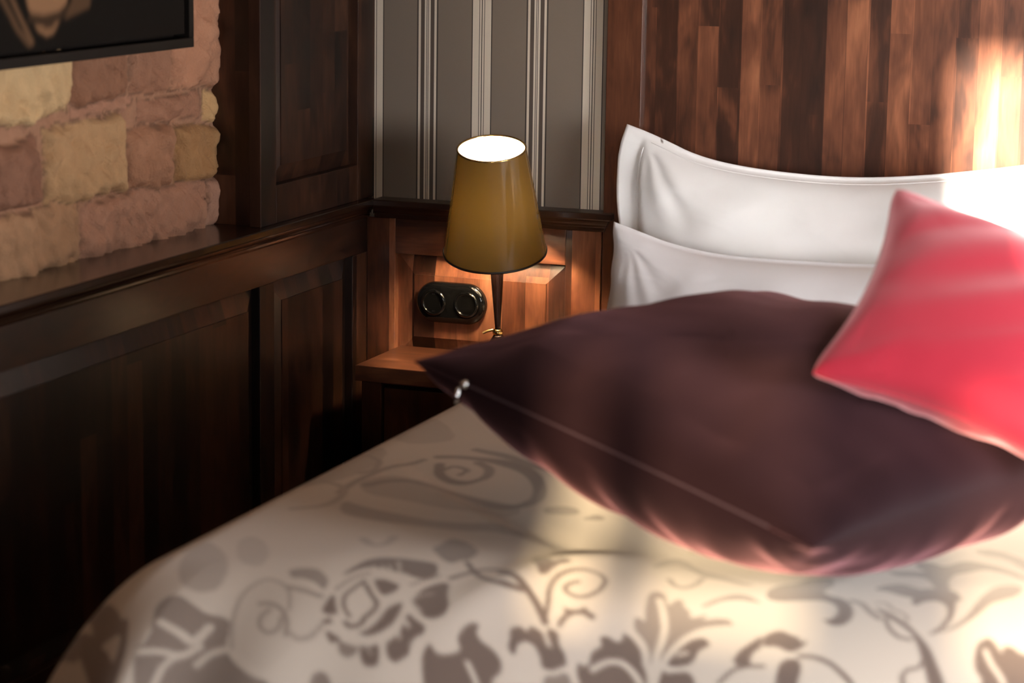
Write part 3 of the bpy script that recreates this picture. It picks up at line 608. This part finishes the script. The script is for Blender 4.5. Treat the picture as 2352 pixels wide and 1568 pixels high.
(0,1,[(.893,1.55),(.923,1.553),(.953,1.565),(.927,1.52),(.927,1.493),(.947,1.504),(.972,1.535),(.988,1.506),(1.007,1.51),(1.043,1.545),(1.081,1.597),(1.091,1.617),(1.118,1.65),(1.094,1.635),(1.066,1.594),(1.031,1.561),(1.011,1.576),(.993,1.585),(.992,1.629),(1.005,1.669),(.984,1.667),(.959,1.599),(.936,1.582),(.913,1.579)]),
(0,.8,[(.993,1.432),(1.025,1.438),(1.075,1.512),(1.103,1.551),(1.116,1.639),(1.086,1.58),(1.052,1.506),(1.007,1.469)]),
(0,.8,[(1.008,1.788),(1.025,1.776),(1.039,1.753),(1.044,1.724),(1.05,1.69),(1.061,1.657),(1.083,1.655),(1.099,1.667),(1.097,1.698),(1.077,1.71),(1.065,1.719),(1.055,1.745),(1.044,1.763),(1.027,1.783)]),
(0,1,[(1.066,1.844),(1.063,1.818),(1.067,1.803),(1.077,1.797),(1.087,1.809),(1.098,1.828),(1.096,1.814),(1.108,1.814),(1.118,1.825),(1.132,1.831),(1.156,1.849),(1.163,1.899),(1.083,1.903),(1.08,1.869),(1.071,1.859)]),
(.006,0,[(1.076,1.822),(1.088,1.847),(1.104,1.868),(1.111,1.885)]),
(0,1,[(.787,1.817),(.805,1.799),(.827,1.81),(.833,1.811),(.84,1.822),(.848,1.814),(.843,1.833),(.83,1.844),(.809,1.834),(.792,1.839)]),
(0,1,[(.819,1.872),(.826,1.855),(.845,1.854),(.852,1.873),(.851,1.895),(.855,1.922),(.827,1.926)]),
(.007,1,[(.843,1.848),(.865,1.847),(.887,1.857),(.905,1.873),(.919,1.887),(.928,1.907)]),
(0,.4,[(.041,1.436),(.062,1.369),(.112,1.366),(.164,1.373),(.257,1.423),(.318,1.457),(.329,1.487),(.253,1.535),(.146,1.505),(.084,1.497)]),
(0,.35,[(-.055,1.459),(-.064,1.325),(-.068,1.177),(.002,1.216),(.024,1.316),(.018,1.428),(-.014,1.506)]),
(0,.3,[(-.058,1.096),(-.06,.944),(.014,1.001),(.077,1.106),(.048,1.15),(.004,1.171)]),
(.0212,.8,[(.094,1.225),(.125,1.213),(.179,1.22),(.245,1.26),(.284,1.3),(.312,1.349),(.329,1.409),(.318,1.457),(.281,1.455),(.235,1.429),(.189,1.404),(.149,1.395),(.107,1.385),(.077,1.403),(.063,1.444)]),
(.0171,.8,[(.11,1.265),(.126,1.31),(.159,1.341),(.195,1.351),(.212,1.319),(.198,1.267),(.166,1.239)]),
(.0111,.8,[(.126,1.291),(.137,1.267),(.169,1.285),(.164,1.311)]),
(0,.8,[(.351,1.443),(.375,1.42),(.401,1.425),(.41,1.451),(.381,1.47),(.362,1.474)]),
(0,.8,[(.42,1.461),(.432,1.44),(.452,1.451),(.449,1.463),(.424,1.472)]),
(0,.6,[(.068,1.549),(.118,1.576),(.184,1.596),(.238,1.613),(.291,1.601),(.324,1.568),(.361,1.575),(.395,1.616),(.371,1.63),(.335,1.627),(.3,1.653),(.243,1.655),(.185,1.652),(.134,1.643),(.095,1.62)]),
(.0111,.6,[(-.068,1.327),(-.062,1.248),(-.003,1.277),(.02,1.295),(.035,1.353),(.023,1.382)]),
(.0126,.7,[(.045,1.509),(.037,1.438),(.044,1.325),(.075,1.248)]),
(.0126,.5,[(-.065,1.501),(-.023,1.461),(.029,1.464),(.056,1.513),(.064,1.593),(.024,1.633)]),
(.0131,.5,[(.196,1.762),(.225,1.797),(.24,1.782),(.232,1.736)]),
(0,.6,[(-.049,1.014),(-.049,.955),(-.051,.92),(-.061,.979),(-.057,1.037)]),
(.0151,.7,[(.132,1.165),(.199,1.204),(.254,1.252),(.3,1.277)])]
def round_off(p, closed, it):
    a = np.array(p, float)
    for _ in range(it):
        b = np.roll(a, -1, 0) if closed else a[1:]
        c = a if closed else a[:-1]
        q = np.stack([c * .78 + b * .22, c * .22 + b * .78], 1).reshape(-1, 2)
        a = q if closed else np.concatenate([a[:1], q, a[-1:]])
    return a.tolist()
STROKES = [(w_, v_, round_off(p, w_ == 0, 1 if w_ == 0 else 2)) for w_, v_, p in STROKES]
def make_duvet():
    us = np.concatenate([np.arange(-.42, 1.30, .0042), np.arange(1.30, 1.86, .012)]); vs = np.concatenate([np.arange(.02, .55, .02), np.arange(.55, 2.42, .0042)])
    U, V = np.meshgrid(us, vs, indexing='ij'); X, Y, Z = duvet(U, V)
    pat = np.zeros(U.shape); raster(U, V, STROKES, pat)
    rep = [(w_, v_, [(a + 1.08, b - .04) for a, b in p]) for w_, v_, p in STROKES if min(a for a, b in p) > .30]
    m = U > 1.26; p2 = pat.copy(); raster(U, V, rep, p2); pat = np.where(m, p2, pat)
    rep = [(w_, v_, [(a + .10, b - 1.05) for a, b in p]) for w_, v_, p in STROKES]
    p3 = pat.copy(); raster(U, V, rep, p3); pat = np.where(V < .85, p3, pat)
    nj = U.shape[1]; v = list(zip(X.ravel().tolist(), Y.ravel().tolist(), Z.ravel().tolist()))
    f = [(i * nj + j, i * nj + j + 1, (i + 1) * nj + j + 1, (i + 1) * nj + j) for i in range(U.shape[0] - 1) for j in range(nj - 1)]
    o = obj('duvet', v, f, M_DUVET, smooth=True)
    at = o.data.attributes.new('pattern', 'FLOAT', 'POINT'); at.data.foreach_set('value', pat.ravel().astype(np.float32))
    mod(o, 'SOLIDIFY', thickness=.035, offset=-1 if True else 1)
    o['label'] = 'cream satin duvet with grey brown damask flowers and scrolls covering the bed'; o['category'] = 'duvet'
make_duvet()

# ------------------------------------------------------------------ pillows
def resample(pts, n, smooth=3):
    a = np.array(pts, float)
    for _ in range(smooth):
        q = a[:-1] * .75 + a[1:] * .25; r = a[:-1] * .25 + a[1:] * .75
        a = np.concatenate([a[:1], np.stack([q, r], 1).reshape(-1, 2), a[-1:]])
    s = np.concatenate([[0], np.cumsum(np.hypot(*(a[1:] - a[:-1]).T))]); t = np.linspace(0, s[-1], n)
    return np.stack([np.interp(t, s, a[:, 0]), np.interp(t, s, a[:, 1])], -1)
def pillow(name, top, left, right, bottom, a, b, tf, tb, fl, mat, label, cat, seed, flange=True, wr=1.):
    nu, nv = 150, 90
    T = resample(top, nu); B = resample(bottom, nu); L = resample(left, nv); R = resample(right, nv)
    u = np.linspace(0, 1, nu)[:, None, None]; v = np.linspace(0, 1, nv)[None, :, None]   # v 0 top, 1 bottom
    S = (1 - v) * T[:, None] + v * B[:, None] + (1 - u) * L[None] + u * R[None] - ((1 - u) * (1 - v) * T[0] + u * (1 - v) * T[-1] + (1 - u) * v * B[0] + u * v * B[-1])
    U = np.linspace(0, 1, nu)[:, None] * np.ones((1, nv)); V = np.ones((nu, 1)) * np.linspace(0, 1, nv)[None]
    fu, fv = fl
    a_ = np.clip((U - fu) / (1 - 2 * fu), 0, 1); b_ = np.clip((V - fv) / (1 - 2 * fv), 0, 1)
    h = np.clip(4 * a_ * (1 - a_), 0, 1) ** .42 * np.clip(4 * b_ * (1 - b_), 0, 1) ** .46
    wrk = np.zeros(U.shape)
    for i in range(nu):
        for j in range(nv):
            x, z = S[i, j]; p = Vector((x, z, seed))
            w1 = 0
            for cx_, cz_ in ((T[0, 0] + .05, T[0, 1] - .04), (T[-1, 0] - .05, T[-1, 1] - .04), (T[0, 0] + .05, L[-1, 1])):
                dx, dz = x - cx_, z - cz_; r = math.hypot(dx, dz) + 1e-4; an = math.atan2(dz, dx)
                w1 += (.75 if cz_ > .2 else .4) * math.exp(-r / .16) * math.sin(an * 11 + 3 * mnoise.noise(p * 7) + seed) * min(1, r / .03)
            w2 = mnoise.noise(Vector((x * 7 + z * 5, z * 13 - x * 2, seed + 3.)))
            w3 = 1 - abs(mnoise.noise(Vector((x * 16 + z * 9, z * 26, seed + 9.)))) * 2
            wrk[i, j] = .0050 * w1 + .0060 * w2 + .0022 * max(0, w3 - .5) * math.exp(-(V[i, j]) / .35)
    wrk *= wr
    inside = np.clip(np.minimum(np.minimum(a_, 1 - a_) * 9, np.minimum(b_, 1 - b_) * 7), 0, 1)
    rip = .0035 * np.sin(V * 23 + 2 * U) * (1 - inside) * np.clip(1 - U * 8, 0, 1)
    Yp = a + b * S[..., 1]
    front = np.stack([S[..., 0], Yp - tf * h - wrk * (inside * .9 + .1) - rip, S[..., 1]], -1)
    back = np.stack([S[..., 0], Yp + tb * h + .0015 - rip, S[..., 1]], -1)
    mb = MB(); mb.grid(front.tolist()); mb.grid([list(r)[::-1] for r in back.tolist()])
    # close the border
    def strip(pa, pb): mb.grid([pa, pb])
    strip(front[:, 0].tolist(), back[:, 0].tolist()); strip(back[:, -1].tolist(), front[:, -1].tolist()); strip(back[0].tolist(), front[0].tolist()); strip(front[-1].tolist(), back[-1].tolist())
    o = mb.obj(name, mat, smooth=True)
    bm = bmesh.new(); bm.from_mesh(o.data); bmesh.ops.remove_doubles(bm, verts=bm.verts, dist=.0004); bmesh.ops.recalc_face_normals(bm, faces=bm.faces); bm.to_mesh(o.data); bm.free()
    o['label'] = label; o['category'] = cat; o['group'] = 'white bed pillows against the headboard'
    # stitched seam along the flange
    if flange:
        i0 = int(fu * (nu - 1)) + 1; j0 = int(fv * (nv - 1)) + 1
        pts = [front[i0, j] for j in range(nv - j0, j0, -1)] + [front[i, j0] for i in range(i0, nu - i0)]
        pts = [(p[0], p[1] - .0008, p[2]) for p in pts]
        k = nv - 2 * j0
        s = MB().tube(pts[:k - 2], .0010, 6).tube(pts[k + 2:], .0010, 6).obj('seam', mat, o, smooth=True)
    return o
pillow('pillow', [(.611, .334), (.649, .323), (.697, .306), (.763, .280), (.855, .263), (.989, .254), (1.101, .254), (1.220, .265), (1.360, .285), (1.465, .305), (1.527, .336)],
       [(.611, .334), (.602, .295), (.598, .252), (.607, .192), (.617, .133), (.631, .087), (.640, -.018), (.636, -.10)],
       [(1.527, .336), (1.540, .25), (1.530, .10), (1.515, -.10)], [(.636, -.10), (.9, -.085), (1.2, -.085), (1.515, -.10)],
       -.189, .30, .085, .062, (.050, .024), M_WHITE, 'tall white pillow with a stitched flange leaning on the headboard, behind the lower pillow', 'pillow', 1.0, wr=1.7)
pillow('pillow', [(.665, .168), (.717, .154), (.790, .133), (.897, .119), (1.042, .119), (1.175, .121), (1.329, .132), (1.486, .157), (1.53, .165)],
       [(.665, .168), (.671, .123), (.675, .074), (.677, .010), (.678, -.090)],
       [(1.53, .165), (1.545, .08), (1.54, -.02), (1.53, -.090)], [(.678, -.090), (.9, -.08), (1.2, -.08), (1.53, -.090)],
       -.395, .40, .10, .055, (.006, .012), M_GREYW, 'lower pale grey white pillow standing in front of the tall one, behind the purple cushion', 'pillow', 4.0, flange=False, wr=1.4)

# ------------------------------------------------------------------ velvet cushions
def euler_m(a, b, c):
    ca, sa, cb, sb, cc, s_ = np.cos(a), np.sin(a), np.cos(b), np.sin(b), np.cos(c), np.sin(c)
    Rx = np.array([[1, 0, 0], [0, ca, -sa], [0, sa, ca]]); Ry = np.array([[cb, 0, sb], [0, 1, 0], [-sb, 0, cb]]); Rz = np.array([[cc, -s_, 0], [s_, cc, 0], [0, 0, 1]])
    return Rz @ Ry @ Rx
def cushion(name, p, mat, label, cat, seed, fold_amp=.006, top_amp=.006, fold_n=40, rnd=.0):
    n = 150; s = np.sin(np.pi / 2 * np.linspace(-1, 1, n + 1)); U, V = np.meshgrid(s, s, indexing='ij')
    c = np.array(p[:3]); R = euler_m(*p[3:6]); a, Tt, Tb, sag = p[6:10]
    h = np.clip((1 - U ** 2) * (1 - V ** 2), 0, 1) ** .48
    X = a * U * (1 - sag * (1 - V ** 2) * U ** 2); Yc = a * V * (1 - sag * (1 - U ** 2) * V ** 2)
    rc = 1 - rnd * np.clip((np.abs(U) + np.abs(V) - 1.72) / .28, 0, 1) ** 2; X = X * rc; Yc = Yc * rc
    du = 1 - np.abs(U); dv = 1 - np.abs(V); e = np.minimum(du, dv); along = np.where(du < dv, V, U)
    ns_ = np.zeros(U.shape); nl = np.zeros(U.shape); nb = np.zeros(U.shape)
    for i in range(n + 1):
        for j in range(n + 1):
            ns_[i, j] = mnoise.noise(Vector((U[i, j] * 2.2, V[i, j] * 2.2, seed))); nl[i, j] = mnoise.noise(Vector(((-.52 * U[i, j] + .855 * V[i, j]) * 2.9, (.855 * U[i, j] + .52 * V[i, j]) * .75, seed + 5)))
            nb[i, j] = mnoise.noise(Vector((along[i, j] * fold_n / 6, e[i, j] * 3.5, seed + 7)))
    env = np.clip(e / .03, 0, 1) * np.exp(-e / .45)
    folds = fold_amp * env * (np.sin(along * fold_n + 9 * ns_) * .12 + nb * 1.7)
    tops = top_amp * np.clip(e / .22, 0, 1) * (nl * 1.8) + fold_amp * .35 * env * nb
    top = np.stack([X, Yc, Tt * h + tops], -1) @ R.T + c; bot = np.stack([X, Yc, -Tb * h - folds], -1) @ R.T + c
    mb = MB(); mb.grid(top.tolist()); mb.grid([r[::-1] for r in bot.tolist()])
    r0 = root(name, (float(c[0]), float(c[1]), float(bot[..., 2].min())), label, cat)
    o = mb.obj('cover', mat, r0, smooth=True)
    bm = bmesh.new(); bm.from_mesh(o.data); bmesh.ops.remove_doubles(bm, verts=bm.verts, dist=.0003); bmesh.ops.recalc_face_normals(bm, faces=bm.faces); bm.to_mesh(o.data); bm.free()
    return r0, top, R
PUR = [1.2878, -1.4065, 0.0776, 0.1524, -0.0293, 1.0935, 0.3863, 0.0931, 0.2024, 0.0192]
r0, top, R = cushion('cushion', PUR, M_PURP, 'large dark purple velvet cushion lying on the duvet with a zip along its near edge', 'cushion', 2.0, .0075, .011, 36)
nrm = R @ np.array([0, 0, 1.]); out_ = -(R @ np.array([1., 0, 0]))
edge = top[0]
k0, k1 = 30, 114
MB().tube([edge[k] for k in range(4, 147)], .0022, 8).obj('seam', M_PURP, r0, smooth=True)
MB().tube([edge[k] + out_ * .0022 for k in range(k0, k1)], .0014, 8).obj('zip', M_ZIP, r0, smooth=True)
pk = edge[k1 - 1] + out_ * .003; al = edge[k1 - 4] - edge[k1 - 1]; al = al / np.linalg.norm(al)
M_PULL = plain('chrome', (.85, .86, .86, 1), .12, 1)
o = MB().lathe([(.003, -.006), (.0055, -.004), (.006, 0), (.0055, .004), (.003, .006)], pk, tuple(al), 16).obj('zip_slider', M_PULL, r0, smooth=True)
mb = MB(); q0 = pk + np.array((-.006, -.008, -.004)); mb.lathe([(.0022, 0), (.0034, .004), (.0034, .018), (.0020, .024)], q0, (-.10, -.15, -1), 12); mb.obj('zip_pull', M_PULL, r0, smooth=True)
RED = [1.5694, -1.4374, 0.2141, 0.6362, 0.3146, 0.099, 0.2008, 0.08, 0.088, 0.1421]
r1, top, R = cushion('cushion', RED, M_RED, 'coral red velvet cushion leaning on the purple cushion at the right', 'cushion', 6.0, .006, .007, 26, rnd=.05)
MB().tube([top[k, 0] for k in range(2, 149)], .0022, 8).obj('seam', M_RED, r1, smooth=True)
